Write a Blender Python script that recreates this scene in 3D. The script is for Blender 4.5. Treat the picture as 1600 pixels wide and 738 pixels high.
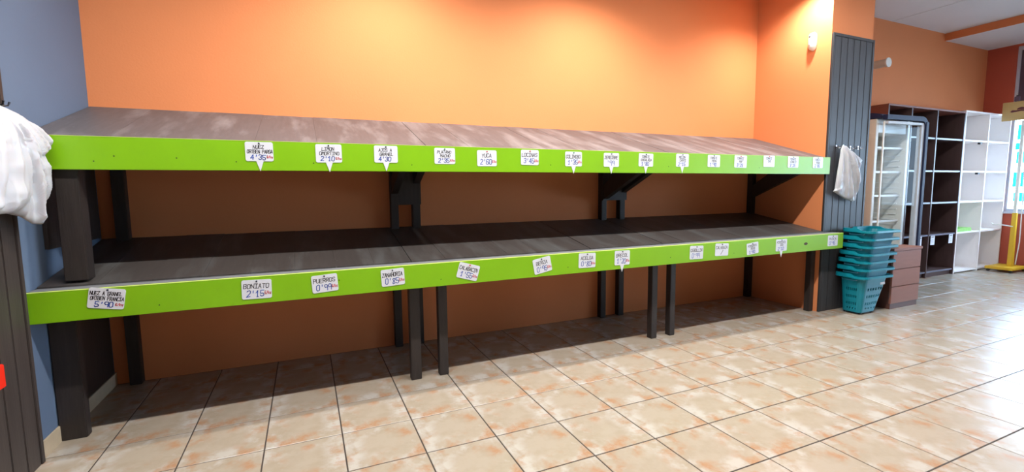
import bpy, bmesh, math, random
from mathutils import Vector, Matrix
random.seed(7)
for o in list(bpy.data.objects): bpy.data.objects.remove(o)
S = bpy.context.scene
COL = S.collection

# ---------------------------------------------------------------- camera
cam = bpy.data.cameras.new('camera'); cam_o = bpy.data.objects.new('camera', cam); COL.objects.link(cam_o)
CAM = Vector((.556, -2.6, 1.153)); YAW, PITCH, ROLL, FPX = .4154, -.0993, -.0104, 726.63
fw = Vector((math.sin(YAW)*math.cos(PITCH), math.cos(YAW)*math.cos(PITCH), math.sin(PITCH)))
r0 = Vector((math.cos(YAW), -math.sin(YAW), 0)); u0 = r0.cross(fw)
rt = r0*math.cos(ROLL)+u0*math.sin(ROLL); up = -r0*math.sin(ROLL)+u0*math.cos(ROLL)
cam_o.matrix_world = Matrix(((rt.x, up.x, -fw.x, CAM.x), (rt.y, up.y, -fw.y, CAM.y), (rt.z, up.z, -fw.z, CAM.z), (0, 0, 0, 1)))
cam.sensor_width = 36; cam.lens = FPX*36/1600; cam.clip_start = .02; cam.clip_end = 200
S.camera = cam_o

# ---------------------------------------------------------------- world, exposure
S.view_settings.view_transform = 'Standard'; S.view_settings.look = 'None'
S.view_settings.gamma = 1; S.view_settings.use_curve_mapping = False
S.view_settings.exposure = 0.0
W = bpy.data.worlds.new('sky'); S.world = W; W.use_nodes = True
wb = W.node_tree.nodes['Background']; wb.inputs[0].default_value = (.55, .76, 1, 1); wb.inputs[1].default_value = 16.0

# ---------------------------------------------------------------- lamps of the shop
def tube(x, y, power, length=1.5, z=2.98, colour=(1, .96, .91)):
    l = bpy.data.lights.new('tube_light', 'AREA'); l.shape = 'RECTANGLE'; l.size = length; l.size_y = .07
    l.energy = power; l.color = colour
    o = bpy.data.objects.new('tube_light', l); COL.objects.link(o); o.location = (x, y, z)
for x in (.3, 2.1, 3.9): tube(x, -1.05, 58)
for x in (6.3, 8.3): tube(x, -1.05, 7, colour=(.9, .93, 1))
def spot(x, y, power, z=2.96):
    l = bpy.data.lights.new('wall_spot', 'SPOT'); l.energy = power; l.color = (1, .93, .82)
    l.spot_size = math.radians(150); l.spot_blend = .8; l.shadow_soft_size = .035
    o = bpy.data.objects.new('wall_spot', l); COL.objects.link(o); o.location = (x, y, z)
for x, p in ((1.1, 118), (2.7, 118), (4.6, 112)): spot(x, .14, p)

# ---------------------------------------------------------------- materials
def lin(c):
    return tuple((v/255/12.92 if v <= 10 else ((v/255+.055)/1.055)**2.4) for v in c)
def mat(name, rgb, rough=.6, metal=0, var=0, scale=8, bump=0, bscale=60, stretch=(1, 1, 1), spec=.5, rand=0, trans=0, emit=0):
    m = bpy.data.materials.new(name); m.use_nodes = True; nt = m.node_tree; N = nt.nodes; L = nt.links
    b = N['Principled BSDF']; c = lin(rgb)
    b.inputs['Base Color'].default_value = (*c, 1); b.inputs['Roughness'].default_value = rough; b.inputs['Metallic'].default_value = metal
    b.inputs['Specular IOR Level'].default_value = spec
    if trans: b.inputs['Transmission Weight'].default_value = trans
    if emit: b.inputs['Emission Color'].default_value = (*c, 1); b.inputs['Emission Strength'].default_value = emit
    tc = N.new('ShaderNodeTexCoord'); mp = N.new('ShaderNodeMapping'); mp.inputs['Scale'].default_value = stretch
    L.new(tc.outputs['Object'], mp.inputs[0])
    col = None
    if var:
        n = N.new('ShaderNodeTexNoise'); n.inputs['Scale'].default_value = scale; n.inputs['Detail'].default_value = 6; L.new(mp.outputs[0], n.inputs[0])
        mr = N.new('ShaderNodeMapRange'); mr.inputs[1].default_value = .3; mr.inputs[2].default_value = .7
        mr.inputs[3].default_value = 1-var; mr.inputs[4].default_value = 1+var; L.new(n.outputs[0], mr.inputs[0])
        hs = N.new('ShaderNodeHueSaturation'); hs.inputs['Color'].default_value = (*c, 1); L.new(mr.outputs[0], hs.inputs['Value'])
        col = hs
        if rand:
            oi = N.new('ShaderNodeObjectInfo'); m2 = N.new('ShaderNodeMapRange'); m2.inputs[3].default_value = 1-rand; m2.inputs[4].default_value = 1+rand
            L.new(oi.outputs['Random'], m2.inputs[0]); mu = N.new('ShaderNodeMath'); mu.operation = 'MULTIPLY'
            L.new(mr.outputs[0], mu.inputs[0]); L.new(m2.outputs[0], mu.inputs[1]); L.new(mu.outputs[0], hs.inputs['Value'])
        L.new(hs.outputs[0], b.inputs['Base Color'])
    if bump:
        n2 = N.new('ShaderNodeTexNoise'); n2.inputs['Scale'].default_value = bscale; n2.inputs['Detail'].default_value = 4; L.new(mp.outputs[0], n2.inputs[0])
        bp = N.new('ShaderNodeBump'); bp.inputs['Strength'].default_value = bump; bp.inputs['Distance'].default_value = .004
        L.new(n2.outputs[0], bp.inputs['Height']); L.new(bp.outputs[0], b.inputs['Normal'])
    m['col'] = 1
    return m
M = {}
M['orange'] = mat('orange_paint', (226, 140, 91), .75, var=.03, scale=1.5, bump=.15, bscale=90, spec=.25)
M['farorange'] = M['orange']
M['red_orange'] = mat('red_orange_paint', (186, 84, 62), .7, var=.03, scale=2, bump=.1)
M['blue'] = mat('blue_grey_paint', (98, 116, 142), .75, var=.04, scale=2, bump=.12, bscale=90, spec=.25)
M['white_paint'] = mat('white_ceiling_paint', (214, 214, 216), .8, var=.02, scale=1)
M['cream_wall'] = mat('cream_wall_paint', (136, 126, 116), .8, var=.02, scale=1)
M['green'] = mat('lime_green_paint', (130, 188, 14), .38, var=.03, scale=6, bump=.05, bscale=30)
M['green_highlight'] = mat('pale_green_edge_highlight', (200, 226, 110), .5, var=.05, scale=30)  # paler than the boards: highlight along their tops put into the colour
M['post'] = mat('dark_brown_stained_wood', (46, 39, 37), .55, var=.22, scale=18, bump=.2, bscale=50, stretch=(3, 3, .35))
M['slat'] = mat('charcoal_stained_cladding', (62, 62, 66), .55, var=.14, scale=14, bump=.15, bscale=50, stretch=(4, 4, .25), rand=.05)
M['slat_brown'] = mat('brown_stained_cladding', (60, 53, 51), .55, var=.18, scale=14, bump=.15, bscale=50, stretch=(4, 4, .25), rand=.05)
M['slat_groove'] = mat('cladding_groove_dark', (38, 36, 38), .7)
M['tag'] = mat('white_tag_plastic', (222, 225, 234), .35)
M['ink'] = mat('black_marker_ink', (28, 24, 34), .5)
M['blueink'] = mat('blue_marker_ink', (24, 74, 178), .5)
M['redink'] = mat('red_marker_ink', (214, 52, 60), .5)
M['pin'] = mat('dark_push_pin', (40, 48, 60), .3)
M['pinred'] = mat('red_push_pin', (190, 60, 40), .3)
M['pingreen'] = mat('green_push_pin', (30, 120, 60), .3)
M['screw'] = mat('dark_screw_hole', (48, 66, 24), .6)
M['knot'] = mat('brown_wood_knot', (70, 50, 26), .7)
M['bag'] = mat('white_plastic_film', (186, 190, 198), .35, var=.02, scale=9, bump=.5, bscale=15)
M['bag'].node_tree.nodes['Principled BSDF'].inputs['Subsurface Weight'].default_value = .15
M['hook'] = mat('grey_steel_hook', (170, 172, 178), .25, metal=1)
M['hookdark'] = mat('dark_steel_hook', (50, 50, 56), .35, metal=.6)
M['teal'] = mat('teal_basket_plastic', (0, 124, 144), .38, var=.05, scale=10)
M['tealdark'] = mat('dark_teal_basket_plastic', (8, 70, 90), .45)
M['black'] = mat('black_plastic', (26, 26, 30), .5)
M['sticker'] = mat('white_sticker', (225, 225, 225), .4)
M['drawer'] = mat('reddish_brown_laminate', (150, 98, 80), .5, var=.06, scale=10, stretch=(.5, 1, 3))
M['drawer_dark'] = mat('dark_brown_laminate', (96, 60, 50), .5, var=.06, scale=10)
M['wenge'] = mat('wenge_laminate', (84, 64, 62), .45, var=.12, scale=10, stretch=(3, 3, .5))
M['wenge_edge'] = mat('wenge_edge_band', (72, 56, 56), .4, var=.08, scale=20)
M['wenge_side'] = mat('red_brown_laminate_side', (122, 66, 50), .45, var=.08, scale=10)
M['shelf_edge'] = mat('grey_shelf_edge', (112, 114, 130), .4)
M['whitelam'] = mat('white_laminate', (246, 239, 236), .4, var=.01, scale=3)
M['fridge'] = mat('white_enamel', (226, 226, 220), .35)
M['fridge_side'] = mat('cream_enamel', (206, 198, 184), .4)
M['fridge_grey'] = mat('pale_grey_gasket', (190, 194, 200), .45)
M['navy'] = mat('navy_plastic', (18, 28, 62), .6)
M['wire'] = mat('white_coated_wire', (236, 238, 238), .4)
M['yellow'] = mat('yellow_enamel', (228, 182, 40), .45)
M['acrylic'] = mat('pale_acrylic', (226, 224, 214), .25)
M['tan'] = mat('tan_sign_board', (196, 164, 104), .5, var=.05, scale=8)
M['maroon'] = mat('maroon_print', (92, 34, 40), .5)
M['frame'] = mat('pale_grey_window_frame', (196, 196, 206), .4)
M['shutter'] = mat('dark_maroon_shutter', (88, 66, 82), .6)
M['redlam'] = mat('bright_red_laminate', (224, 42, 24), .4)
M['ltgreen'] = mat('light_green_packaging', (150, 204, 110), .5, var=.1, scale=30)
M['cyanfilm'] = mat('pale_cyan_film', (150, 216, 232), .4, var=.1, scale=10)
M['skirt'] = mat('beige_skirting_tile', (196, 178, 150), .4, var=.06, scale=20)
M['grout'] = mat('dark_grout', (66, 58, 54), .9, var=.1, scale=30)
M['pavement'] = mat('pale_pavement', (190, 190, 190), .9, var=.05)
cf = M['cyanfilm']; _t = cf.node_tree.nodes.new('ShaderNodeBsdfTransparent'); _t.inputs[0].default_value = (.10, .42, .60, 1)
cf.node_tree.links.new(_t.outputs[0], cf.node_tree.nodes['Material Output'].inputs[0])
g = bpy.data.materials.new('clear_glass'); g.use_nodes = True; nt = g.node_tree; nt.nodes.clear()
o_ = nt.nodes.new('ShaderNodeOutputMaterial'); mx = nt.nodes.new('ShaderNodeMixShader'); tr = nt.nodes.new('ShaderNodeBsdfTransparent'); gl = nt.nodes.new('ShaderNodeBsdfGlossy')
gl.inputs['Roughness'].default_value = .02; fr = nt.nodes.new('ShaderNodeFresnel'); fr.inputs[0].default_value = 1.12; ge_ = nt.nodes.new('ShaderNodeNewGeometry'); bf = nt.nodes.new('ShaderNodeMath'); bf.operation = 'SUBTRACT'; bf.inputs[0].default_value = 1; nt.links.new(ge_.outputs['Backfacing'], bf.inputs[1]); fm_ = nt.nodes.new('ShaderNodeMath'); fm_.operation = 'MULTIPLY'; nt.links.new(fr.outputs[0], fm_.inputs[0]); nt.links.new(bf.outputs[0], fm_.inputs[1]); tr.inputs[0].default_value = (.95, .97, .98, 1)
nt.links.new(fm_.outputs[0], mx.inputs[0]); nt.links.new(tr.outputs[0], mx.inputs[1]); nt.links.new(gl.outputs[0], mx.inputs[2]); nt.links.new(mx.outputs[0], o_.inputs[0])
M['glass'] = g

# shelf deck: brown-grey stained plank with its own dusty scuffs running along the plank
def deck_mat(name, base, dust, amt):
    m = mat(name, base, .5, var=.1, scale=12, bump=.12, stretch=(5, .5, 1), rand=.06)
    nt = m.node_tree; N = nt.nodes; L = nt.links; b = N['Principled BSDF']
    src = b.inputs['Base Color'].links[0].from_socket
    ge = N.new('ShaderNodeNewGeometry'); mp = N.new('ShaderNodeMapping'); mp.inputs['Scale'].default_value = (6.5, 1.6, 1)
    mp.inputs['Rotation'].default_value = (0, 0, .22)
    L.new(ge.outputs['Position'], mp.inputs[0])
    n = N.new('ShaderNodeTexNoise'); n.inputs['Scale'].default_value = 1.1; n.inputs['Detail'].default_value = 7; n.inputs['Roughness'].default_value = .6; L.new(mp.outputs[0], n.inputs[0])
    mr = N.new('ShaderNodeMapRange'); mr.inputs[1].default_value = .48; mr.inputs[2].default_value = .78; mr.inputs[4].default_value = amt; L.new(n.outputs[0], mr.inputs[0])
    v = N.new('ShaderNodeTexNoise'); v.inputs['Scale'].default_value = 48; v.inputs['Detail'].default_value = 2; L.new(ge.outputs['Position'], v.inputs[0])
    m3 = N.new('ShaderNodeMapRange'); m3.inputs[1].default_value = .76; m3.inputs[2].default_value = .80; L.new(v.outputs[0], m3.inputs[0])
    ad = N.new('ShaderNodeMath'); ad.operation = 'ADD'; ad.use_clamp = True; L.new(mr.outputs[0], ad.inputs[0]); L.new(m3.outputs[0], ad.inputs[1])
    mi = N.new('ShaderNodeMix'); mi.data_type = 'RGBA'; L.new(ad.outputs[0], mi.inputs[0]); L.new(src, mi.inputs[6]); mi.inputs[7].default_value = (*lin(dust), 1)
    L.new(mi.outputs[2], b.inputs['Base Color']); return m
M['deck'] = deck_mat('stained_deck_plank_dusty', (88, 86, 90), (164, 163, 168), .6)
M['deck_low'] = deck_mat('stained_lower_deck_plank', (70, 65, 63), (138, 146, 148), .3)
M['ledge'] = mat('grey_front_ledge', (124, 127, 132), .5, var=.08, scale=14, stretch=(.4, 3, 1))

# floor tile: cream glaze with orange blotches and paler patches near the edges, same print on each tile
def tile_mat():
    m = mat('cream_mottled_tile', (226, 208, 182), .24, spec=.5); nt = m.node_tree; N = nt.nodes; L = nt.links; b = N['Principled BSDF']
    tc = N.new('ShaderNodeTexCoord'); oi = N.new('ShaderNodeObjectInfo')
    n = N.new('ShaderNodeTexNoise'); n.noise_dimensions = '4D'; n.inputs['Scale'].default_value = 9; n.inputs['Detail'].default_value = 5; n.inputs['Roughness'].default_value = .6
    L.new(tc.outputs['Object'], n.inputs[0])
    sn = N.new('ShaderNodeMath'); sn.operation = 'SNAP'; sn.inputs[1].default_value = .25; L.new(oi.outputs['Random'], sn.inputs[0])
    ml = N.new('ShaderNodeMath'); ml.operation = 'MULTIPLY'; ml.inputs[1].default_value = 1.1; L.new(sn.outputs[0], ml.inputs[0]); L.new(ml.outputs[0], n.inputs['W'])
    # nearer the tile's rim the mottling is stronger
    sp = N.new('ShaderNodeSeparateXYZ'); L.new(tc.outputs['Object'], sp.inputs[0])
    ab = []
    for k in (0, 1):
        a = N.new('ShaderNodeMath'); a.operation = 'ABSOLUTE'; L.new(sp.outputs[k], a.inputs[0]); ab.append(a)
    mx = N.new('ShaderNodeMath'); mx.operation = 'MAXIMUM'; L.new(ab[0].outputs[0], mx.inputs[0]); L.new(ab[1].outputs[0], mx.inputs[1])
    ed = N.new('ShaderNodeMapRange'); ed.interpolation_type = 'SMOOTHSTEP'; ed.inputs[1].default_value = .045; ed.inputs[2].default_value = .125; L.new(mx.outputs[0], ed.inputs[0])
    def layer(prev, colour, loc, scale, lo, hi, amt, edge=True):
        mp = N.new('ShaderNodeMapping'); mp.inputs['Location'].default_value = loc; L.new(tc.outputs['Object'], mp.inputs[0])
        q = N.new('ShaderNodeTexNoise'); q.noise_dimensions = '4D'; q.inputs['Scale'].default_value = scale; q.inputs['Detail'].default_value = 6; q.inputs['Roughness'].default_value = .62
        L.new(mp.outputs[0], q.inputs[0]); L.new(ml.outputs[0], q.inputs['W'])
        r_ = N.new('ShaderNodeMapRange'); r_.inputs[1].default_value = lo; r_.inputs[2].default_value = hi; r_.inputs[4].default_value = amt; L.new(q.outputs[0], r_.inputs[0])
        f_ = r_
        if edge:
            f_ = N.new('ShaderNodeMath'); f_.operation = 'MULTIPLY'; L.new(r_.outputs[0], f_.inputs[0]); L.new(ed.outputs[0], f_.inputs[1])
        k = N.new('ShaderNodeMix'); k.data_type = 'RGBA'; k.inputs[7].default_value = (*lin(colour), 1); L.new(f_.outputs[0], k.inputs[0])
        if isinstance(prev, tuple): k.inputs[6].default_value = (*lin(prev), 1)
        else: L.new(prev.outputs[2], k.inputs[6])
        return k
    a = layer((168, 157, 142), (160, 148, 131), (1.3, .2, 0), 12, .42, .62, .8, False)
    a = layer(a, (183, 178, 172), (3.1, 1.7, .4), 9, .46, .60, .9)
    mi = layer(a, (168, 128, 97), (7.7, 4.1, 1.2), 11, .50, .66, .9)
    L.new(mi.outputs[2], b.inputs['Base Color']); return m
M['tile'] = tile_mat()

# ---------------------------------------------------------------- mesh helpers
class MB:
    def __init__(s): s.v = []; s.f = []
    def box(s, x0, x1, y0, y1, z0, z1):
        b = len(s.v)
        s.v += [(x, y, z) for z in (z0, z1) for y in (y0, y1) for x in (x0, x1)]
        s.f += [tuple(b+i for i in q) for q in ((0, 2, 3, 1), (4, 5, 7, 6), (0, 1, 5, 4), (2, 6, 7, 3), (0, 4, 6, 2), (1, 3, 7, 5))]
        return s
    def prism(s, pts, axis, a, b_):
        """pts: 2D outline; extruded along axis from a to b_"""
        n = len(pts); b = len(s.v)
        for t in (a, b_):
            for p in pts:
                s.v.append((t, p[0], p[1]) if axis == 0 else ((p[0], t, p[1]) if axis == 1 else (p[0], p[1], t)))
        s.f.append(tuple(range(b, b+n))[::-1]); s.f.append(tuple(range(b+n, b+2*n)))
        for i in range(n):
            j = (i+1) % n; s.f.append((b+i, b+j, b+n+j, b+n+i))
        return s
    def tube(s, pts, rad, seg=8):
        pts = [Vector(p) for p in pts]; b = len(s.v); n = len(pts)
        for i, p in enumerate(pts):
            d = (pts[min(i+1, n-1)]-pts[max(i-1, 0)]).normalized()
            a = d.orthogonal().normalized() if i == 0 else (a - d*a.dot(d)).normalized()
            c = d.cross(a); rr = rad[i] if isinstance(rad, (list, tuple)) else rad
            for k in range(seg):
                t = 2*math.pi*k/seg; s.v.append(tuple(p+(a*math.cos(t)+c*math.sin(t))*rr))
        for i in range(n-1):
            for k in range(seg):
                k2 = (k+1) % seg; s.f.append((b+i*seg+k, b+i*seg+k2, b+(i+1)*seg+k2, b+(i+1)*seg+k))
        s.f.append(tuple(b+k for k in range(seg))[::-1]); s.f.append(tuple(b+(n-1)*seg+k for k in range(seg)))
        return s
    def build(s, name, m, parent=None, bevel=0, smooth=False, solid=0, world=True):
        me = bpy.data.meshes.new(name)
        off = parent.location if (parent is not None and world) else Vector((0, 0, 0))
        if parent is not None and parent.parent is not None and world: off = parent.matrix_basis.translation + parent.parent.location
        me.from_pydata([tuple(Vector(v)-off) for v in s.v], [], s.f)
        bm = bmesh.new(); bm.from_mesh(me)
        bmesh.ops.recalc_face_normals(bm, faces=bm.faces)
        if bevel: bmesh.ops.bevel(bm, geom=list(bm.edges), offset=bevel, segments=2, affect='EDGES', clamp_overlap=True)
        bm.to_mesh(me); bm.free()
        if smooth:
            for p in me.polygons: p.use_smooth = True
        me.materials.append(m)
        o = bpy.data.objects.new(name, me); COL.objects.link(o)
        if parent is not None: o.parent = parent
        if solid:
            md = o.modifiers.new('thickness', 'SOLIDIFY'); md.thickness = solid; md.offset = 0
        return o
def box(name, x0, x1, y0, y1, z0, z1, m, parent=None, bevel=0):
    return MB().box(x0, x1, y0, y1, z0, z1).build(name, m, parent, bevel)
def tag(o, label, cat, group=None):
    o['label'] = label; o['category'] = cat
    if group: o['group'] = group
    return o
def thing(name, loc, label, cat, group=None):
    o = bpy.data.objects.new(name, None); COL.objects.link(o); o.location = loc; o.empty_display_size = .1
    return tag(o, label, cat, group)
def struct(o): o['kind'] = 'structure'; return o
def copy_tree(o, parent=None):
    c = o.copy(); COL.objects.link(c); c.parent = parent
    for ch in list(o.children): copy_tree(ch, c)
    return c

# ================================================================ SETTING
XL, XR, YW, CZ, XE = -.554, 4.83, .865, 3.12, 9.42
PX1, PY = 5.42, .12          # pillar's right face and front face
T = .33
# floor: grout bed with individual tiles
fl = struct(box('floor', XL-.1, XE+2.6, -4.6, YW+.1, -.06, -.0025, M['grout']))
gap = .006
def in_view(x, y):
    d = Vector((x, y, 0))-CAM; z = d.dot(fw)
    if z < .25: return None
    px = 800+FPX*d.dot(rt)/z; py = 369-FPX*d.dot(up)/z
    if -160 < px < 1760 and -40 < py < 900: return FPX*T/z
    return None
tiles = []
for i in range(-2, 29):
    for j in range(-3, 14):
        x0, x1, y1 = T*i, T*(i+1), -T*j; y0 = y1-T
        cx0, cx1, cy0, cy1 = max(x0, XL), min(x1, XE), max(y0, -4.5), min(y1, YW)
        if cx1-cx0 < .02 or cy1-cy0 < .02: continue
        if cx0 > XR+.02 and cx1 < PX1 and cy0 > PY: continue
        best = None
        for sx in (cx0, (cx0+cx1)/2, cx1):
            for sy in (cy0, (cy0+cy1)/2, cy1):
                s = in_view(sx, sy)
                if s: best = s if best is None else max(best, s)
        full = abs(cx1-cx0-T) < 1e-6 and abs(cy1-cy0-T) < 1e-6
        tiles.append((best or -1, cx0, cx1, cy0, cy1, full))
tiles.sort(key=lambda t: -t[0])
h = T/2-gap/2
def tile_mesh(hx0, hx1, hy0, hy1, mb=None, ox=0, oy=0):
    mb = mb or MB(); c = .0015; b = len(mb.v)
    for (e, z) in ((0, -.004), (0, -.0012), (c, 0)):
        mb.v += [(ox+hx0+e, oy+hy0+e, z), (ox+hx1-e, oy+hy0+e, z), (ox+hx1-e, oy+hy1-e, z), (ox+hx0+e, oy+hy1-e, z)]
    for l in (0, 4):
        for k in range(4):
            k2 = (k+1) % 4; mb.f.append((b+l+k, b+l+k2, b+l+4+k2, b+l+4+k))
    mb.f.append((b+8, b+9, b+10, b+11)); return mb
proto_tile = None; rest = MB()
for n, (s, x0, x1, y0, y1, full) in enumerate(tiles):
    cx, cy = (x0+x1)/2, (y0+y1)/2
    if n < 298 and s > 0:
        if full:
            if proto_tile is None:
                proto_tile = tile_mesh(-h, h, -h, h).build('tile', M['tile']); o = proto_tile
            else:
                o = bpy.data.objects.new('tile', proto_tile.data); COL.objects.link(o)
            o.location = (cx, cy, 0)
        else:
            gx, gy = (math.floor(cx/T)+.5)*T, (math.floor(cy/T)+.5)*T
            o = tile_mesh(x0-gx+gap/2, x1-gx-gap/2, y0-gy+gap/2, y1-gy-gap/2).build('tile', M['tile']); o.location = (gx, gy, 0)
        o.parent = fl
    else:
        tile_mesh(x0-cx+gap/2, x1-cx-gap/2, y0-cy+gap/2, y1-cy-gap/2, rest, cx, cy)
tr_ = rest.build('tile', M['tile'], fl); tr_['kind'] = 'stuff'
# the joined far tiles take the same print through a per-tile wrap of the coordinates
def wrapped_tile():
    m = M['tile'].copy(); m.name = 'cream_mottled_tile_joined'; nt = m.node_tree; tc = [n for n in nt.nodes if n.type == 'TEX_COORD'][-1]
    tgts = [(l.to_node, l.to_socket) for l in nt.links if l.from_node == tc and l.from_socket.name == 'Object']
    wr = nt.nodes.new('ShaderNodeVectorMath'); wr.operation = 'WRAP'; wr.inputs[1].default_value = (T, T, 1); wr.inputs[2].default_value = (0, 0, -1)
    sb = nt.nodes.new('ShaderNodeVectorMath'); sb.operation = 'SUBTRACT'; sb.inputs[1].default_value = (T/2, T/2, 0)
    nt.links.new(tc.outputs['Object'], wr.inputs[0]); nt.links.new(wr.outputs[0], sb.inputs[0])
    for nd, so in tgts: nt.links.new(sb.outputs[0], so)
    return m
tr_.data.materials[0] = wrapped_tile()

struct(box('wall_back', XL-.1, XE+.1, YW, YW+.12, 0, CZ, M['orange']))
struct(box('wall_left', XL-.12, XL, -4.6, YW, 0, CZ, M['blue']))
struct(box('wall_front', XL-.12, XE+.1, -4.72, -4.6, 0, CZ, M['cream_wall']))
struct(box('ceiling', XL-.12, XE+.1, -4.72, YW+.12, CZ, CZ+.1, M['white_paint']))
struct(box('wall_right', XR, PX1, PY, YW, 0, CZ, M['orange']))
# dropped soffit in the far part of the shop
struct(box('trim_1', 8.30, XE, -4.6, YW, 3.03, CZ, M['white_paint']))
so = struct(box('trim_2', 8.292, 8.30, -4.6, YW, 3.028, CZ, M['orange']))
# faint plasterboard seams on the ceiling
for k, x in enumerate((5.9, 7.1)):
    struct(box('trim_%d' % (k+3), x, x+.012, -4.6, YW, CZ-.003, CZ, M['white_paint']))
# end wall: low orange wall, window above, its opening from y=.56 towards the street front
WY = .56
we = struct(MB().box(XE, XE+.14, -4.6, WY, 0, .77).box(XE, XE+.14, WY, YW, 0, CZ).box(XE, XE+.14, -4.6, WY, 3.0, CZ).build('wall_far', M['red_orange']))
win = thing('window_1', (XE+.05, -1.5, .77), 'large shop window with pale grey frame behind the yellow sign stand', 'window')
del win['category']; del win['label']; win['kind'] = 'structure'
fm = MB()
for y0, y1 in ((WY-.03, WY), (-1.02, -.96), (-2.62, -2.56), (-4.6, -4.54)): fm.box(XE+.02, XE+.09, y0, y1, .77, 3.0)
for z0, z1 in ((.77, .82), (2.10, 2.24), (2.95, 3.0)): fm.box(XE+.025, XE+.085, -4.6, WY, z0, z1)
fm.build('window_frame', M['frame'], win)
for y0, y1 in ((-.96, WY-.03), (-2.56, -1.02), (-4.54, -2.62)):
    box('pane', XE+.05, XE+.056, y0, y1, .82, 2.10, M['glass'], win)
    mm = MB()
    for k in range(7): mm.box(XE+.04, XE+.07-.006*(k % 2), y0, y1, 2.24+k*.1015, 2.3414+k*.1015)
    mm.build('shutter_box', M['shutter'], win)
box('window_sill', XE-.03, XE+.05, -4.6, WY, .755, .78, M['frame'], win)
struct(box('trim_5', XE+.14, XE+14, -14, 12, -.12, -.06, M['pavement']))
# film stickers on the pane behind the stand
for k, (y, z, a, b) in enumerate(((.44, 1.86, .12, .20), (.42, 1.52, .14, .16), (.45, 1.22, .11, .2), (.41, .98, .15, .12), (.48, 1.67, .06, .09))):
    o = box('window_sticker', XE+.043, XE+.047, y-a/2, y+a/2, z-b/2, z+b/2, M['cyanfilm'])
    tag(o, ('pale cyan film patch on the shop window, %s' % ('topmost, below the tan sign', 'second largest from the bottom', 'tall one just above the low patch', 'lowest, just above the orange sill wall', 'smallest, beside the white shelf edge')[k]), 'sticker', 'film patches on the shop window')
# skirting on the left wall below the display
struct(box('baseboard_left', XL, XL+.009, -.03, YW, 0, .075, M['skirt']))

# ---------------------------------------------------------------- slatted panels
pn = thing('slatted_panel', ((XR+PX1)/2, .10, 0), 'tall charcoal slatted wood panel on the pillar, right of the shelves', 'panel')
box('backing', XR, PX1, .111, .1195, 0, 2.485, M['slat_groove'], pn)
box('trim', XR-.001, XR+.022, .1015, .1108, 0, 2.49, M['slat'], pn, .002)
box('trim', PX1-.022, PX1+.004, .1015, .1108, 0, 2.49, M['slat'], pn, .002)
box('trim', XR+.023, PX1-.023, .1015, .1108, 2.465, 2.49, M['slat'], pn, .002)
nsl = 6; w = (PX1-XR-.048)/nsl
for k in range(nsl):
    x = XR+.024+k*w; box('slat', x+.003, x+w-.003, .1055, .1108, 0, 2.464, M['slat'], pn, .002)
pl = thing('slatted_panel', (XL+.012, -.4, 0), 'dark brown slatted wood panel at the left edge, beside the green shelf board', 'panel')
box('backing', XL+.001, XL+.01, -1.24, -.03, 0, 2.485, M['slat_groove'], pl)
box('trim', XL+.01, XL+.022, -.052, -.028, 0, 2.49, M['slat_brown'], pl, .002)
for k in range(12):
    y = -.053-k*.099; box('slat', XL+.01, XL+.018, y-.095, y-.002, 0, 2.48, M['slat_brown'], pl, .002)

# ================================================================ PRODUCE DISPLAY
ds = thing('produce_shelf', (2.2, .4, 0), 'long two-tier dark wood produce shelf with lime green front boards', 'shelf')
FU, FL_ = .085, 0.0
bU = lambda y: 1.408+.323*(y-.105)     # top of the upper deck
bL = lambda y: .745+.19*(y-.1)
box('front_board', XL+.002, 4.850, FU, FU+.016, 1.262, 1.409, M['green'], ds, .0015)['label'] = 'upper lime green front board'
box('front_board', XL+.002, 4.957, FL_, FL_+.018, .600, .734, M['green'], ds, .0015)['label'] = 'lower lime green front board'
box('return_board', 4.939, 4.957, FL_+.0185, .0935, .600, .734, M['green'], ds, .0015)['label'] = 'short green board closing the right end'
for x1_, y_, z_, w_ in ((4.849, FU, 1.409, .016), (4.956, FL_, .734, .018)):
    box('edge_highlight', XL+.003, x1_, y_+.0004, y_+w_-.0004, z_+.0001, z_+.0022, M['green_highlight'], ds)  # thin pale strip added as the painted highlight on the board's lit top
box('front_ledge', XL+.002, 4.938, FL_+.0185, .0935, .700, .738, M['ledge'], ds, .002)
# decks of planks
def planks(f, x0, x1, y0, y1, wd, m, gp, th=.018, seams=()):
    x = x0; k = 0
    n = round((x1-x0)/wd); wd = (x1-x0)/n
    for k in range(n):
        a, b = x0+k*wd+gp/2, x0+(k+1)*wd-gp/2
        for s in seams:
            if abs(a-s) < wd/2: a += .004
        dz = random.uniform(-.0012, .0012)
        MB().prism([(y0, f(y0)+dz), (y1, f(y1)+dz), (y1, f(y1)+dz-th), (y0, f(y0)+dz-th)], 0, a, b).build('plank', m, ds)
US = [(XL+.006, 1.213), (1.217, 2.29), (2.296, 3.04), (3.044, XR-.004)]
for a, b in US: planks(bU, a, b, FU+.017, YW-.003, .30, M['deck'], .0005)
LS = [(XL+.006, 1.10), (1.103, 2.33), (2.338, 2.965), (2.973, XR-.004)]
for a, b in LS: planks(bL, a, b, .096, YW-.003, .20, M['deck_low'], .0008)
# rails under the decks
def rail(x0, x1, y0, y1, f, dz, hgt):
    MB().prism([(y0, f(y0)-dz-hgt), (y1, f(y1)-dz-hgt), (y1, f(y1)-dz), (y0, f(y0)-dz)], 0, x0, x1).build('rail', M['post'], ds)
for f, y0 in ((bU, .105), (bL, .1)):
    for x0, x1 in ((XL+.01, 1.156), (1.27, 2.985), (3.108, XR-.006)):
        rail(x0, x1, y0, y0+.045, f, .021, .06)
        rail(x0, x1, .81, .86, f, .021, .07)
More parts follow.
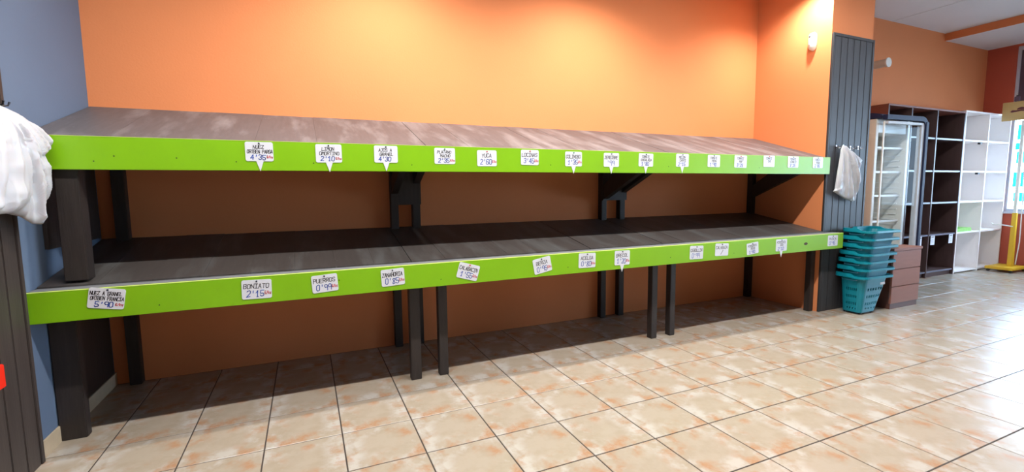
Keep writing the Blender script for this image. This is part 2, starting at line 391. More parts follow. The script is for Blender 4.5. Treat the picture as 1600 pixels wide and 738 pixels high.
# posts
def post(x0, x1, y0, y1, z0, z1): box('post', x0, x1, y0, y1, z0, z1, M['post'], ds, .003)
ends = [(XL+.004, XL+.104), (1.093, 1.156), (1.270, 1.326), (2.930, 2.984), (3.110, 3.162), (4.766, 4.824)]
for k, (a, b) in enumerate(ends):
    post(a, b, .153, .205, 0, bL(.153)-.02)
rear = [(-.470, -.408), (1.112, 1.166), (1.268, 1.324), (2.918, 2.972), (3.112, 3.168), (4.766, 4.824)]
for a, b in rear:
    post(a, b, .806, .8635, 0, bU(.806)-.02)
post(-.458, -.374, .112, .192, bL(.192)-.002, bU(.112)-.02)
# knee braces from the rear posts to the upper deck's front
for (a, b), up_ in zip(rear[1:], (.07, .14, .0, .056, 0)):
    lo = lambda y: 1.270-.456*(y-.33)+up_
    pts = [(.803, lo(.803)), (.803, lo(.803)+.115), (.42, bU(.42)-.084), (.22+up_, bU(.22+up_)-.084), (.22+up_, lo(.22+up_)-.0)]
    MB().prism(pts, 0, a+.004, b-.004).build('brace', M['post'], ds)
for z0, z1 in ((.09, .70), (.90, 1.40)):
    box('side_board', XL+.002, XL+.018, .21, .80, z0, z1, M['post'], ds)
for x0, x1 in ((1.110, 1.326), (2.916, 3.170)):
    box('cleat', x0, x1, .784, .8055, 1.052, 1.50, M['post'], ds, .003)
# side rails joining front and rear posts under the lower deck
for (a, b) in [(p[0], p[1]) for p in ends]:
    MB().prism([(.206, bL(.206)-.1), (.805, bL(.805)-.1), (.805, bL(.805)-.021), (.206, bL(.206)-.021)], 0, a+.006, b-.006).build('side_rail', M['post'], ds)
# screw heads and a knot on the boards
def disc(name, x, y, z, rad, m, parent, sx=1):
    pts = [(x+math.cos(t*math.pi/5)*rad*sx, z+math.sin(t*math.pi/5)*rad) for t in range(10)]
    return MB().prism(pts, 1, y-.0012, y+.0002).build(name, m, parent)
for x, z in ((-.305, 1.30), (-.231, 1.324), (.005, 1.319), (.25, 1.305), (.603, 1.303), (1.12, 1.30), (2.02, 1.31), (3.0, 1.31), (3.95, 1.31)): disc('screw', x, FU, z, .003, M['screw'], ds)
for x, z in ((-.09, .637), (.697, .684), (1.25, .64), (2.1, .645), (2.96, .65), (3.6, .64)): disc('screw', x, FL_, z, .003, M['screw'], ds)
disc('knot', 4.449, FL_, .667, .011, M['knot'], ds, 2.2)

# ---------------------------------------------------------------- hand lettering
G = {
'A': '00 26 40,12 32', 'B': '00 06 36 45 33 03,33 42 41 30 00', 'C': '45 36 16 05 01 10 30 41', 'D': '00 06 26 44 42 20 00', 'E': '46 06 00 40,03 33',
'F': '46 06 00,03 33', 'G': '45 36 16 05 01 10 30 41 43 23', 'H': '00 06,40 46,03 43', 'I': '06 46,26 20,00 40', 'J': '16 46,36 31 20 10 01', 'K': '00 06,46 03 40',
'L': '06 00 40', 'M': '00 06 23 46 40', 'N': '00 06 40 46', 'O': '10 01 05 16 36 45 41 30 10', 'P': '00 06 36 45 44 33 03', 'Q': '10 01 05 16 36 45 41 30 10,22 40',
'R': '00 06 36 45 44 33 03,23 40', 'S': '45 36 16 05 04 42 41 30 10 01', 'T': '06 46,26 20', 'U': '06 01 10 30 41 46', 'V': '06 20 46', 'X': '00 46,06 40', 'Y': '06 23 46,23 20', 'Z': '06 46 00 40',
'0': '10 01 05 16 36 45 41 30 10', '1': '04 26 20,10 30', '2': '05 16 36 45 44 00 40', '3': '05 16 36 45 44 23 42 41 30 10 01', '4': '30 36 02 42', '5': '46 06 03 33 42 41 30 10 01',
'6': '45 36 16 05 01 10 30 41 42 33 03', '7': '06 46 20', '8': '23 05 16 36 45 23 01 10 30 41 23', '9': '40 45 36 16 05 04 13 43', "'": '26 24', '.': '20 21', '/': '00 46', 'e': '45 36 16 04 01 10 30 41,03 33,02 32', 'k': '00 06,44 02 40', 'g': '43 13 02 11 41,44 40 20'}
rr = random.Random(3)
def write(mb, text, cx, cz, hgt, maxw, th, y, slant=.12):
    """strokes of a marker pen as thin raised ribbons, centred at (cx, cz)"""
    adv = 1.34; n = len(text); sc = hgt/6; wd = n*4*adv*sc*.86; sx = sc*.86*min(1, maxw/wd); tot = (n*4*adv-1.3)*sx
    for k, ch in enumerate(text):
        if ch not in G: continue
        ox = cx-tot/2+k*4*adv*sx; oz = cz-hgt/2+rr.uniform(-.05, .05)*hgt
        for st in G[ch].split(','):
            P = [(ox+(int(p[0])+rr.uniform(-.22, .22))*sx+(int(p[1])*slant)*sx, oz+(int(p[1])+rr.uniform(-.25, .25))*sc) for p in st.split(' ')]
            for a, b in zip(P, P[1:]):
                dx, dz = b[0]-a[0], b[1]-a[1]; l = math.hypot(dx, dz) or 1; ex, ez = dx/l*th/2, dz/l*th/2; nx, nz = -ez, ex
                i = len(mb.v)
                mb.v += [(a[0]-ex+nx, y, a[1]-ez+nz), (a[0]-ex-nx, y, a[1]-ez-nz), (b[0]+ex-nx, y, b[1]+ez-nz), (b[0]+ex+nx, y, b[1]+ez+nz)]
                mb.f.append((i, i+1, i+2, i+3))
def price_tag(x, y, z, w, h, ang, tip, l1, l2, price, unit, label, pin='pin', group=None, slash=False, tilt=0):
    t = thing('price_tag', (x, y, z), label, 'price tag', group); t.rotation_euler = (tilt, ang and -ang, 0)
    rc = .009; pts = []
    for qx, qz, a0 in ((w/2-rc, h/2-rc, 0), (-w/2+rc, h/2-rc, 90), (-w/2+rc, -h/2+rc, 180), (w/2-rc, -h/2+rc, 270)):
        for k in range(5):
            a = math.radians(a0+k*22.5); pts.append((qx+rc*math.cos(a), qz+rc*math.sin(a)))
        if tip and a0 == 180: pts += [(-w*.13, -h/2), (0, -h/2-tip), (w*.13, -h/2)]
    MB().prism(pts, 1, -.0015, 0).build('card', M['tag'], t, world=False)
    b = MB(); yy = -.0019
    if l2:
        write(b, l1, -.004, h*.24, h*.17, w*.88, .0026, yy); write(b, l2, .002, h*.0, h*.17, w*.92, .0026, yy)
        pz, ph = -h*.29, h*.24
    else:
        write(b, l1, -.003, h*.17, h*.22, w*.88, .003, yy); pz, ph = -h*.22, h*.31
    if slash: write(b, '/', 0, -h*.2, h*.34, w, .004, yy)
    b.build('product_name', M['ink'], t, world=False)
    if price:
        b = MB(); write(b, price, -w*.06, pz, ph, w*.6, .0036, yy); b.build('price', M['blueink'], t, world=False)
    if unit:
        b = MB(); write(b, 'e/kg', w*.36, pz+.002, ph*.52, w*.22, .0022, yy); b.build('unit', M['redink'], t, world=False)
    mb = MB(); s = .0042
    mb.tube([(0, -.0016, h*.42), (0, -.006, h*.42)], s, 8); mb.build('push_pin', M[pin], t, world=False)
    return t
UT = [(.354, 1.357, .125, .096, 0, .051), (.68, 1.355, .130, .096, .01, .051), (.977, 1.357, .128, .094, 0, .048), (1.314, 1.354, .125, .093, 0, 0), (1.578, 1.345, .127, .096, .01, 0), (1.869, 1.355, .125, .095, -.01, 0),
 (2.191, 1.351, .128, .096, 0, .049), (2.493, 1.35, .126, .095, 0, .048), (2.791, 1.354, .129, .093, -.015, .05), (3.13, 1.357, .122, .095, 0, .048), (3.446, 1.357, .128, .093, 0, 0), (3.733, 1.357, .136, .097, -.02, 0),
 (4.06, 1.364, .132, .093, 0, 0), (4.355, 1.362, .133, .095, 0, 0), (4.677, 1.361, .135, .095, 0, 0)]
UW = [('NUEZ', 'ORTBEN PARGA', "4'35", 1), ('LIMON', 'OMORTINO', "2'10", 1), ('AJOS A', 'GRANEL', "4'30", 0), ('PLATANO', 'MACHO', "2'35", 1), ('YUCA', '', "2'60", 1), ('LOCINAS', '', "3'45", 1), ('COLINOBO', '', "1'35", 1),
 ('JENGIBRE', '', "'99", 0), ('TOMATE', 'ENSALADA', "1'80", 0), ('MELON', 'CANTE', "2'15", 0), ('TOMATE', 'PERA', "1'90", 0), ('TOMATE', 'RAF', "3'25", 0), ('TOMATE', 'CHE', '', 0), ('TOMATE', 'KUMATO', "3'25", 0), ('TOMATE', 'ROSA', "2'80", 0)]
UP = ['pin', 'pin', 'pin', 'pingreen', 'pinred', 'pinred', 'pingreen', 'pin', 'pin', 'pin', 'pin', 'pinred', 'pinred', 'pin', 'pin']
UX = ['first from the left on the upper board', 'second from the left on the upper board', 'third from the left on the upper board', 'fourth from the left on the upper board', 'left of the LOCINAS tag on the upper board', 'right of the YUCA tag on the upper board',
 'seventh from the left on the upper board', 'right of the COLINOBO tag on the upper board', 'seventh from the right on the upper board', 'last pointed one on the upper board', 'fifth from the right on the upper board', 'fourth from the right on the upper board',
 'third from the right on the upper board', 'second from the right on the upper board', 'rightmost on the upper board']
for g_, w_, p_, x_ in zip(UT, UW, UP, UX):
    nm = (w_[0]+' '+w_[1]).strip().replace('  ', ' ')
    lab = '%s white price tag reading %s, %s' % ('pointed' if g_[5] else 'square', nm, x_)
    price_tag(g_[0], FU-.0012, g_[1], g_[2], g_[3], g_[4], g_[5], w_[0], w_[1], w_[2], w_[3], lab, p_, 'price tags on the upper green board', tilt=random.uniform(-.02, .03)*0)
LT = [(-.279, .688, .131, .092, -.17, 0), (.311, .673, .132, .096, -.02, 0), (.626, .674, .127, .092, .06, 0), (.977, .676, .127, .094, .05, 0), (1.416, .672, .131, .093, -.288, 0), (1.911, .673, .127, .097, .183, 0), (2.246, .68, .132, .098, -.02, 0),
 (2.531, .678, .127, .1, -.02, .049), (3.209, .671, .132, .1, -.029, 0), (3.467, .677, .138, .096, -.037, 0), (3.803, .666, .132, .092, .101, 0), (4.14, .673, .134, .099, .003, .053), (4.807, .674, .138, .095, -.008, 0)]
LW = [('NUEZ A GRANEL', 'ORTBEN FRANCIA', "5'90", 1), ('BONIATO', '', "2'15", 1), ('PUERROS', '', "0'99", 1), ('ZANAHORIA', '', "0'85", 1), ('CALABACIN', '', "1'55", 1), ('BERZA', '', "0'95", 1), ('ACELGA', '', "0'80", 1), ('BRECOL', '', "1'20", 1),
 ('CEBOLLIN', '', "0'99", 0), ('CALABAZA', '', '', 0), ('PIMIENTO', 'ROJO', "1'60", 0), ('PIMIENTO', 'VER', "2'10", 0), ('PATATA', '', "0'95", 0)]
LX = ['left end of lower board', 'second from the left on the lower board', 'third from the left on the lower board', 'fourth from the left on the lower board', 'strongly tilted, fifth on the lower board', 'tilted the other way, sixth on the lower board',
 'left of the pointed BRECOL tag on the lower board', 'hanging above the middle posts on the lower board', 'fifth from the right on the lower board', 'with a slash in place of the price, lower board', 'third from the right, lower board', 'left of the brown knot on the lower board', 'at the right end of the lower board']
for k, (g_, w_, x_) in enumerate(zip(LT, LW, LX)):
    nm = (w_[0]+' '+w_[1]).strip()
    lab = '%s white price tag reading %s, %s' % ('pointed' if g_[5] else 'square', nm, x_)
    price_tag(g_[0], FL_-.0012, g_[1], g_[2], g_[3], g_[4], g_[5], w_[0], w_[1], w_[2], w_[3], lab, 'pinred' if k in (4,) else 'pin', 'price tags on the lower green board', slash=(k == 9))

# ================================================================ BAGS ON HOOKS
def hook(x, y, z, nrm, label, m, group=None):
    """double coat hook; nrm is the wall normal"""
    t = thing('coat_hook', (x, y, z), label, 'hook', group)
    n = Vector(nrm); s = Vector((0, 0, 1)).cross(n)
    b = MB(); c = Vector((x, y, z)); q = n*.0025
    pts = [c+s*.008-Vector((0, 0, .016))+q, c-s*.008-Vector((0, 0, .016))+q, c-s*.008+Vector((0, 0, .016))+q, c+s*.008+Vector((0, 0, .016))+q]
    i = len(b.v); b.v += [tuple(p-n*.002) for p in pts]+[tuple(p+n*.001) for p in pts]
    b.f += [(0, 1, 2, 3), (4, 5, 6, 7), (0, 1, 5, 4), (1, 2, 6, 5), (2, 3, 7, 6), (3, 0, 4, 7)]
    b.build('plate', m, t)
    for sg in (-1, 1):
        pp = [c+n*.004, c+n*.018+s*sg*.010-Vector((0, 0, .010)), c+n*.030+s*sg*.018-Vector((0, 0, .006)), c+n*.034+s*sg*.021+Vector((0, 0, .008))]
        MB().tube(pp, [.003, .003, .003, .0038], 8).build('prong', m, t)
    return t
hook(4.951, .105, 1.506, (0, -1, 0), 'small steel double hook left of the white bag on the charcoal panel', M['hook'], 'hooks on the charcoal panel')
hook(5.052, .105, 1.512, (0, -1, 0), 'steel double hook carrying the white bag on the charcoal panel', M['hook'], 'hooks on the charcoal panel')
hook(5.155, .105, 1.504, (0, -1, 0), 'steel double hook just above the white bag\'s right shoulder', M['hook'], 'hooks on the charcoal panel')
hook(5.269, .105, 1.507, (0, -1, 0), 'small steel double hook right of the white bag, farthest right', M['hook'], 'hooks on the charcoal panel')
hook(XL+.0185, -.085, 1.512, (1, 0, 0), 'dark hook holding the white bag at the left edge', M['hookdark'])

from mathutils import noise as mn
def bag(outline, place, depth, seed, label):
    """crumpled bundle of film bags: rings from the outline to its spine, front side bulged with folds"""
    n0 = len(outline); cu = sum(p[0] for p in outline)/n0; cv = sum(p[1] for p in outline)/n0
    out = []
    for i in range(n0):
        a, b = outline[i], outline[(i+1) % n0]
        seg = max(2, int(math.hypot(a[0]-b[0], a[1]-b[1])/.010))
        for k in range(seg): out.append((a[0]+(b[0]-a[0])*k/seg, a[1]+(b[1]-a[1])*k/seg))
    top = max(p[1] for p in outline); hgt = top-min(p[1] for p in outline); tu = [p[0] for p in outline if p[1] == top][0]
    N = len(out); R = 22; V = []; F = []
    for side in (1, -1):
        for j in range(R+1):
            r = 1-j/R
            for p in out:
                # spine point: the same height, on a line from the knot to the centre of the bag
                sv = cv+(p[1]-cv)*.55; f_ = (top-sv)/hgt; su = tu+(cu-tu)*min(1, f_*1.6)
                uu, vv = su+(p[0]-su)*r, sv+(p[1]-sv)*r
                f2 = max(0, min(1, (top-vv)/hgt)); prof = math.sqrt(max(0, 1-r*r))*(.25+.75*math.sin(min(1, f2*1.25+.08)*math.pi*.62))
                if side == 1:
                    ang = math.atan2(uu-tu, (top+.12-vv)); fold = (mn.noise(Vector((ang*11+seed, vv*2.2, seed)))*1.1+.65*mn.noise(Vector((ang*26+seed, vv*3.5, 2.2)))+.3*mn.noise(Vector((uu*13, vv*15, seed+3)))*f2*f2)
                    ridge = abs(mn.noise(Vector((uu*9+vv*4, vv*9-uu*3, seed+9))))*f2
                    d = depth*(.50*prof+.62*prof*(.5+fold*.9)-.28*ridge*prof)
                    d = max(d, .004*prof)
                else: d = -.004*prof
                V.append(place(uu, vv, d))
    M_ = (R+1)*N
    for s in (0, 1):
        for j in range(R):
            for i in range(N):
                i2 = (i+1) % N; a = s*M_+j*N
                F.append((a+i, a+i2, a+N+i2, a+N+i))
    mb = MB(); mb.v = V; mb.f = F
    o = mb.build('plastic_bag', M['bag'], None, smooth=True)
    bm = bmesh.new(); bm.from_mesh(o.data); bmesh.ops.remove_doubles(bm, verts=bm.verts, dist=.0006); bmesh.ops.recalc_face_normals(bm, faces=bm.faces); bm.to_mesh(o.data); bm.free()
    for p in o.data.polygons: p.use_smooth = True
    return tag(o, label, 'bag')
RB = [(4.977, 1.518), (5.029, 1.516), (5.077, 1.488), (5.164, 1.453), (5.271, 1.394), (5.255, 1.351), (5.24, 1.313), (5.271, 1.247), (5.258, 1.18), (5.236, 1.132), (5.209, 1.018), (5.171, 1.009), (5.053, 1.039), (4.883, 1.107), (4.903, 1.126), (4.921, 1.246), (4.945, 1.384), (4.958, 1.476)]
bag(RB, lambda u, v, d: (u, .068-d, v), .065, 1.3, 'white plastic bag hanging from a hook on the charcoal panel')
LB = [(-.19, 1.492), (-.105, 1.475), (.009, 1.433), (.074, 1.393), (.05, 1.358), (-.015, 1.323), (-.004, 1.303), (.029, 1.273), (.026, 1.205), (-.007, 1.132), (-.042, 1.077), (-.038, 1.029), (-.087, 1.035), (-.149, 1.069), (-.21, 1.082), (-.30, 1.08), (-.38, 1.09), (-.37, 1.2), (-.33, 1.33), (-.26, 1.44)]
bag(LB, lambda u, v, d: (-.452+.16*u+d, u-.16*d, v), .07, 5.1, 'white plastic bag hanging at the left edge over the green board')
# red shelf end on the left panel
rs = thing('wall_shelf', (XL+.09, -.9, .5), 'bright red shelf end at the left edge of the photo', 'shelf')
box('shelf_board', XL+.0225, -.405, -1.24, -.51, .505, .585, M['redlam'], rs, .003)
box('mounting_strip', XL+.0185, XL+.022, -1.2, -.56, .43, .50, M['redlam'], rs)

# ================================================================ WALL DEVICES
ad = thing('air_freshener', (XR, .28, 2.36), 'white oval dispenser high on the orange side wall', 'dispenser')
bm_ = MB(); prof = []
for k in range(13):
    t = k/12; z = 2.375+t*.165; w_ = .036*(1-abs(2*t-1)**3.2)**.45; d_ = .055*(1-abs(2*t-1)**4)**.5
    prof.append((z, max(w_, .006), max(d_, .006)))
b = len(bm_.v)
for z, w_, d_ in prof:
    for k in range(13):
        a = math.pi*k/12; bm_.v.append((XR-.001-d_*math.sin(a), .28+w_*math.cos(a), z))
for i in range(12):
    for k in range(12): bm_.f.append((i*13+k, i*13+k+1, (i+1)*13+k+1, (i+1)*13+k))
    bm_.f.append((i*13, (i+1)*13, (i+1)*13+12, i*13+12))
bm_.f.append(tuple(range(13))); bm_.f.append(tuple(range(12*13, 13*13)))
bm_.build('housing', M['fridge'], ad, smooth=True)
box('sensor_window', XR-.0575, XR-.054, .272, .288, 2.492, 2.500, M['pin'], ad)
box('button', XR-.0575, XR-.054, .274, .286, 2.425, 2.437, M['fridge_grey'], ad)
st = thing('wall_spotlight', (6.6, YW, 2.53), 'short white cylinder sticking out of the orange wall right of the pillar', 'lamp')
MB().tube([(6.6, YW-.001, 2.53), (6.6, YW-.012, 2.53)], .062, 24).build('base', M['fridge_side'], st, smooth=False)
MB().tube([(6.6, YW-.012, 2.53), (6.6, .615, 2.53)], .043, 24).build('body', M['fridge_side'], st)
MB().tube([(6.6, .614, 2.53), (6.6, .600, 2.53)], .052, 24).build('end_cap', M['fridge'], st)

# ================================================================ BASKETS
def basket_proto():
    t = thing('shopping_basket', (5.15, -.045, 0), '', 'basket', 'teal baskets in the stack')
    H = .345; x0, x1, y0, y1 = 5.045, 5.275, -.125, .033; X0, X1, Y0, Y1 = 5.003, 5.425, -.178, .080
    def ring(f, grow=0):
        a0, a1, b0, b1 = [p+(q-p)*f for p, q in ((x0, X0), (x1, X1), (y0, Y0), (y1, Y1))]
        a0 -= grow; a1 += grow; b0 -= grow; b1 += grow; rc = .035+.02*f; pts = []
        for qx, qy, s in ((a1-rc, b1-rc, 0), (a0+rc, b1-rc, 90), (a0+rc, b0+rc, 180), (a1-rc, b0+rc, 270)):
            for k in range(5):
                a = math.radians(s+k*22.5); pts.append((qx+rc*math.cos(a), qy+rc*math.sin(a)))
        # resample the straights
        out = []
        for i in range(len(pts)):
            a, b = pts[i], pts[(i+1) % len(pts)]; n = 12 if (i % 5) == 4 else 1
            for k in range(n): out.append((a[0]+(b[0]-a[0])*k/n, a[1]+(b[1]-a[1])*k/n))
        return out
    zs = [0.02, .045, .06, .085, .11, .125, .150, .175, .19, .215, .24, .255, .275, .30, .322, H]
    V = []; N = len(ring(0))
    for z in zs: V += [(p[0], p[1], z) for p in ring((z-.02)/(H-.02), -.022*(z-.02)/(H-.02))]
    F = []
    holes = {1: 2, 3: 1, 4: 1, 6: 1, 7: 1, 9: 3, 10: 3}
    for j in range(len(zs)-1):
        for i in range(N):
            i2 = (i+1) % N; loc = i % 16      # 5 corner verts then 11 straight
            straight = loc >= 5
            cut = False
            if straight and j in (3, 6) and loc % 2 == 1: cut = True
            if straight and j in (1,) and loc % 3 == 0: cut = True
            if straight and j in (9,) and loc % 2 == 1: cut = True
            if not cut: F.append((j*N+i, j*N+i2, (j+1)*N+i2, (j+1)*N+i))
    mb = MB(); mb.v = V; mb.f = F; mb.build('body', M['teal'], t, solid=.0035)
    base = ring(0); MB().prism(base, 2, .015, .021).build('base', M['tealdark'], t)
    # rim: folded lip with raised handle end
    R0 = ring(1); n = len(R0)
    def lift(p):
        l = 0
        if p[0] < X0+.03 and p[1] > Y0+.13: l = 1
        elif p[0] < X0+.03: l = max(0, min(1, (p[1]-(Y0+.09))/.04))
        elif p[1] > Y1-.03: l = 1 if (p[0] < X0+.05 or p[0] > X0+.16) else .15
        elif p[0] > X1-.03 and p[1] > Y0+.12: l = max(0, min(1, (p[1]-(Y0+.12))/.06))
        return .020*l
    V = []; F = []
    R1 = ring(1, .011); R2 = ring(1, .012)
    RI = ring(1, -.022)
    for (Rg, dz, lf) in ((RI, -.006, 0), (RI, .003, 1), (R1, .004, 1), (R2, -.010, .4), (R1, -.016, .35), (R1, -.010, .4)):
        V += [(a[0], a[1], H+dz+lift(p)*lf) for a, p in zip(Rg, R0)]
    for j in range(5):
        for i in range(n):
            i2 = (i+1) % n; F.append((j*n+i, j*n+i2, (j+1)*n+i2, (j+1)*n+i))
        mb = MB(); mb.v = V; mb.f = F; mb.build('rim', M['teal'], t, solid=.002)
    MB().tube([(X0+.004, Y0+.06, H-.012), (X0-.010, Y0+.07, H-.030), (X0-.010, Y1-.07, H-.030), (X0+.004, Y1-.06, H-.012)], .0045, 8).build('handle', M['tealdark'], t)
    return t
bk = basket_proto()
n_b = 7
pos = ['lowest, standing on the floor', 'second from the bottom', 'third from the bottom', 'middle one', 'third from the top', 'second from the top', 'topmost, its inside in view']
bases = [bk]+[copy_tree(bk) for _ in range(n_b-1)]
for k, b_ in enumerate(bases):
    b_.location = (5.15+.0115*k, -.045, .0675*k); b_['label'] = 'teal plastic shopping basket in the stack beside the panel, %s' % pos[k]
for x, y in ((5.075, -.11), (5.235, -.11), (5.075, .02), (5.235, .02)):
    MB().tube([(x-.008, y, .0105), (x+.008, y, .0105)], .010, 12).build('wheel', M['black'], bk)
lb = MB().prism([(5.275, .262), (5.345, .262), (5.345, .283), (5.275, .283)], 1, -.1535, -.1475).build('sticker', M['sticker'], bk); lb['label'] = 'small white sticker'

# ================================================================ DRAWER UNIT
dr = thing('drawer_unit', (5.72, .01, 0), 'low reddish brown three-drawer unit beside the teal baskets', 'drawer unit')
dx0, dx1, dy0, dy1 = 5.50, 5.955, -.13, .03
box('carcass', dx0, dx1, dy0+.018, dy1, .05, .548, M['drawer_dark'], dr, .002)
box('plinth', dx0+.008, dx1-.008, dy0+.008, dy1-.01, 0, .05, M['drawer_dark'], dr)
box('top', dx0-.008, dx1+.008, dy0-.006, dy1, .549, .572, M['drawer'], dr, .002)
for z0, z1 in ((.052, .208), (.214, .372), (.378, .546)):
    box('drawer', dx0+.001, dx1-.001, dy0, dy0+.0175, z0, z1, M['drawer'], dr, .002)

# ================================================================ WALL SHELVING
def shelving(name, label, xs, shelves, top, m, edge, side, y0=.55, bottom=.08, plinth=True):
    t = thing(name, ((xs[0]+xs[-1])/2, .7, 0), label, 'shelving'); th = .02
    y1 = YW-.004
    box('back_panel', xs[0]+.003, xs[-1]-.003, y1-.008, y1, bottom, top-th, m, t)
    for k, x in enumerate(xs):
        a = x if k == 0 else (x-th if k == len(xs)-1 else x-th/2)
        box('side_panel' if k in (0, len(xs)-1) else 'divider', a, a+th, y0+.003, y1-.009, 0, top-th-.001, side if k == 0 else m, t)
        box('edge_strip', a, a+th, y0, y0+.0028, 0, top-th-.001, edge, t)
    box('top', xs[0], xs[-1], y0, y1, top-th, top, side if side is not m else m, t, .001)
    for k in range(len(xs)-1):
        a = xs[k]+th+.0006 if k == 0 else xs[k]+th/2+.0006
        b = xs[k+1]-th-.0006 if k+1 == len(xs)-1 else xs[k+1]-th/2-.0006
        for z in shelves+[bottom]:
            box('shelf', a, b, y0+.008, y1-.009, z-th, z, m, t)
            box('edge_strip', a, b, y0+.005, y0+.0078, z-th, z, edge if m is M['whitelam'] else M['shelf_edge'], t)
        if plinth: box('plinth', a, b, y0+.03, y0+.045, 0, bottom-th-.001, m, t)
    return t
br = shelving('bookcase', 'tall dark brown open bookcase behind the white cooler', [6.56, 7.03, 7.575, 8.212], [.545, .945, 1.335, 1.728], 2.07, M['wenge'], M['wenge_edge'], M['wenge_side'])
wh = shelving('bookcase', 'tall white open bookcase next to the window', [8.216, 8.82, 9.405], [.545, .945, 1.335, 1.728], 2.09, M['whitelam'], M['whitelam'], M['whitelam'], bottom=.035, plinth=False)
for x, z in ((8.70, 1.335), (8.70, 1.728)):
    box('shelf_clip', x-.02, x+.02, .57, .60, z-.045, z-.0205, M['black'], wh)
for k, (x, d) in enumerate(((7.37, 'left of'), (7.66, 'middle of'), (8.08, 'right of'))):
    t = thing('shelf_label', (x, .545, .50), 'blank white price card under the dark bookcase shelf, %s three' % d, 'label', 'price cards on the dark bookcase')
    box('card', x-.045, x+.045, .545, .548, .415, .53, M['tag'], t)
    box('header', x-.03, x+.03, .5435, .5445, .508, .516, M['ink'], t)
    b = MB()
    for q in range(2): b.box(x-.022, x+.015-q*.01, .5435, .5445, .475-q*.025, .481-q*.025)
    b.build('writing', M['fridge_grey'], t)
tr1 = thing('packaging_tray', (8.45, .64, .545), 'light green flat tray on the white bookcase shelf', 'tray')
b = MB().box(8.25, 8.62, .565, .74, .546, .551).box(8.25, 8.62, .565, .571, .551, .59).box(8.25, 8.62, .734, .74, .551, .59).box(8.25, 8.256, .571, .734, .551, .59).box(8.614, 8.62, .571, .734, .551, .59)
b.build('tray_body', M['ltgreen'], tr1)
box('tray_lid_flap', 8.40, 8.60, .5655, .735, .5905, .594, M['ltgreen'], tr1)

# ================================================================ UPRIGHT COOLER
fx0, fx1, fy0, fy1, fz = 5.68, 6.262, .185, .54, 1.835
fr_ = thing('display_cooler', (5.97, .36, 0), 'tall white upright display cooler with navy trimmed glass door ajar', 'cooler')
box('side_panel', fx0, fx0+.045, fy0, fy1, .08, fz-.03, M['fridge_side'], fr_, .004)
box('side_panel', fx1-.045, fx1, fy0, fy1, .08, fz-.03, M['fridge'], fr_, .004)
box('back_panel', fx0+.046, fx1-.046, fy1-.03, fy1, .08, fz-.03, M['fridge'], fr_)
box('base', fx0, fx1, fy0+.01, fy1, 0, .079, M['black'], fr_, .003)
box('floor_panel', fx0+.046, fx1-.046, fy0+.005, fy1-.031, .08, .22, M['fridge'], fr_)
box('header', fx0+.046, fx1-.046, fy0+.01, fy1-.031, fz-.16, fz-.03, M['fridge'], fr_, .003)
b = MB().prism([(fy0-.045, fz-.03), (fy0-.05, fz-.005), (fy0-.03, fz+.012), (fy0+.04, fz+.03), (fy1, fz+.03), (fy1, fz-.029), (fy0, fz-.029)], 0, fx0-.004, fx1+.004)
b.build('top_cover', M['navy'], fr_, .004)
for k, z in enumerate((.52, .79, 1.05, 1.29, 1.53)):
    b = MB()
    b.box(fx0+.047, fx1-.047, fy0+.03, fy0+.042, z-.008, z+.012)
    for q in range(9): b.box(fx0+.047, fx1-.047, fy0+.06+q*.026, fy0+.064+q*.026, z-.002, z+.002)
    b.build('wire_shelf', M['wire'], fr_)
b = MB()
for q in range(24):
    z = .36+q*.055; b.box(fx1-.058, fx1-.0455, fy0+.05, fy1-.04, z, z+.008)
b.build('shelf_runner', M['wire'], fr_)
b = MB()
for q in range(24):
    z = .36+q*.055; b.box(fx0+.047, fx1-.06, fy1-.034, fy1-.0305, z, z+.006)
b.build('back_rib', M['wire'], fr_)
# the door hinged on the left edge, a little open
ang = .06; ca, sa = math.cos(ang), math.sin(ang)
def door_pt(s, n, z): return (fx0+.01+s*ca-n*sa, fy0-.052-s*sa - n*ca*1.0, z)
def door_box(name, s0, s1, n0, n1, z0, z1, m):
    b = MB(); i = 0
    b.v = [door_pt(s, n, z) for z in (z0, z1) for n in (n0, n1) for s in (s0, s1)]
    b.f = [(0, 2, 3, 1), (4, 5, 7, 6), (0, 1, 5, 4), (2, 6, 7, 3), (0, 4, 6, 2), (1, 3, 7, 5)]
    return b.build(name, m, fr_, .003)
DW = .615
door_box('door_stile', 0, .018, 0, .012, .10, fz-.06, M['fridge'])
door_box('door_rail', .0185, DW-.0755, 0, .035, fz-.085, fz-.06, M['fridge_grey'])
door_box('door_rail', .0185, DW-.0755, 0, .035, .10, .17, M['fridge_grey'])
door_box('door_gasket', DW-.075, DW-.031, -.012, .03, .10, fz-.06, M['fridge_grey'])
door_box('door_outer_stile', DW-.03, DW+.012, -.014, .045, .09, fz-.05, M['navy'])
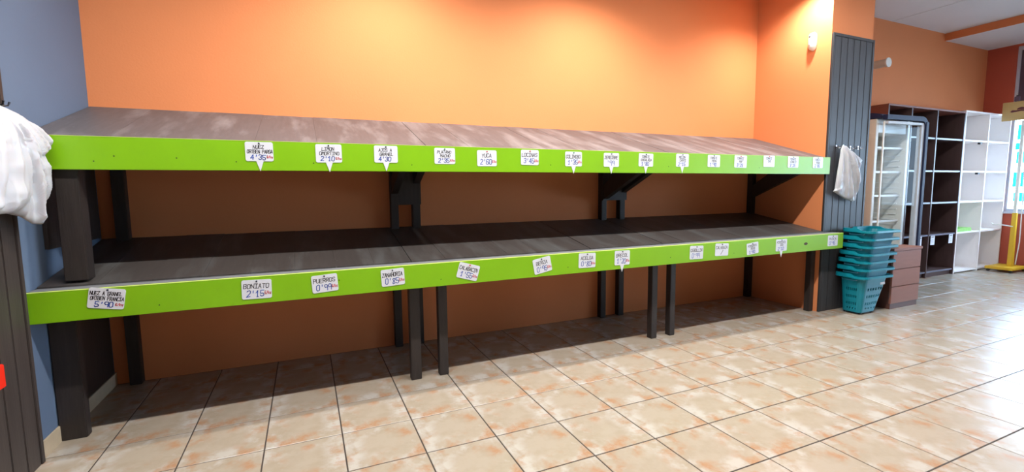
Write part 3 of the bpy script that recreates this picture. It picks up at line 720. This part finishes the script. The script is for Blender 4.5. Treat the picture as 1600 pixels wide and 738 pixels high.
# curved navy shoulder joining cover and stile
b = MB(); pts = []
for k in range(9):
    a = math.pi/2*k/8; pts.append((DW-.085+.095*math.sin(a), fz-.095+.095*math.cos(a)-.0))
inner = [(DW-.085+.050*math.sin(math.pi/2*k/8), fz-.095+.050*math.cos(math.pi/2*k/8)) for k in range(8, -1, -1)]
poly = [(.0, fz)]+pts+inner+[(.0, fz-.045)]
nn = len(poly); b.v = [door_pt(s, n, z) for n in (-.005, .04) for s, z in poly]
b.f = [tuple(range(nn)), tuple(range(nn, 2*nn))]+[(i, (i+1) % nn, nn+(i+1) % nn, nn+i) for i in range(nn)]
b.build('door_top_trim', M['navy'], fr_)
door_box('door_glass', .019, DW-.076, .015, .02, .17, fz-.086, M['glass'])

# ================================================================ SIGN STAND
ss = thing('sign_stand', (9.1, .33, 0), 'yellow stand on castors with a tan sign beside the window', 'stand')
b = MB().box(8.88, 9.30, .22, .50, .035, .07); b.build('base_plate', M['yellow'], ss, .006)
for x, y in ((8.91, .25), (9.27, .25), (8.91, .47), (9.27, .47)):
    c = MB().tube([(x-.011, y, .0175), (x+.011, y, .0175)], .017, 12).build('castor', M['black'], ss)
MB().prism([(9.055, .0705), (9.125, .0705), (9.105, .78), (9.075, .78)], 1, .30, .345).build('lower_column', M['yellow'], ss)
MB().prism([(9.073, .781), (9.107, .781), (9.103, 1.98), (9.077, 1.98)], 1, .306, .338).build('upper_column', M['acrylic'], ss)
MB().tube([(9.06, .322, .60), (9.02, .42, .62), (9.02, .50, .62), (9.03, .52, .64)], .008, 8).build('side_rod', M['acrylic'], ss)
MB().tube([(9.075, .27, .10), (9.075, .25, .4), (9.08, .26, .9), (9.085, .28, 1.4), (9.09, .30, 1.9)], .006, 8).build('cable', M['acrylic'], ss)
sg = box('sign_board', 9.055, 9.068, .17, .527, 1.985, 2.225, M['tan'], ss, .003)
# emblem: domed cloche over a ribbon
b = MB(); dome = [(.345+.042*math.cos(math.pi*k/10), 2.118+.03*math.sin(math.pi*k/10)) for k in range(11)]
b.prism(dome, 0, 9.052, 9.0545)
b.prism([(.45, 2.098), (.43, 2.118), (.39, 2.112), (.345, 2.116), (.30, 2.112), (.26, 2.118), (.24, 2.098), (.26, 2.088), (.345, 2.098), (.43, 2.088)], 0, 9.052, 9.0545)
b.build('emblem', M['maroon'], sg)
dv = thing('ticket_machine', (9.15, .38, 2.23), 'small dark clip device on top of the tan sign', 'device')
box('body', 9.05, 9.075, .37, .42, 2.2265, 2.29, M['shutter'], dv, .004)
box('clip', 9.056, 9.067, .385, .405, 2.29, 2.305, M['black'], dv)
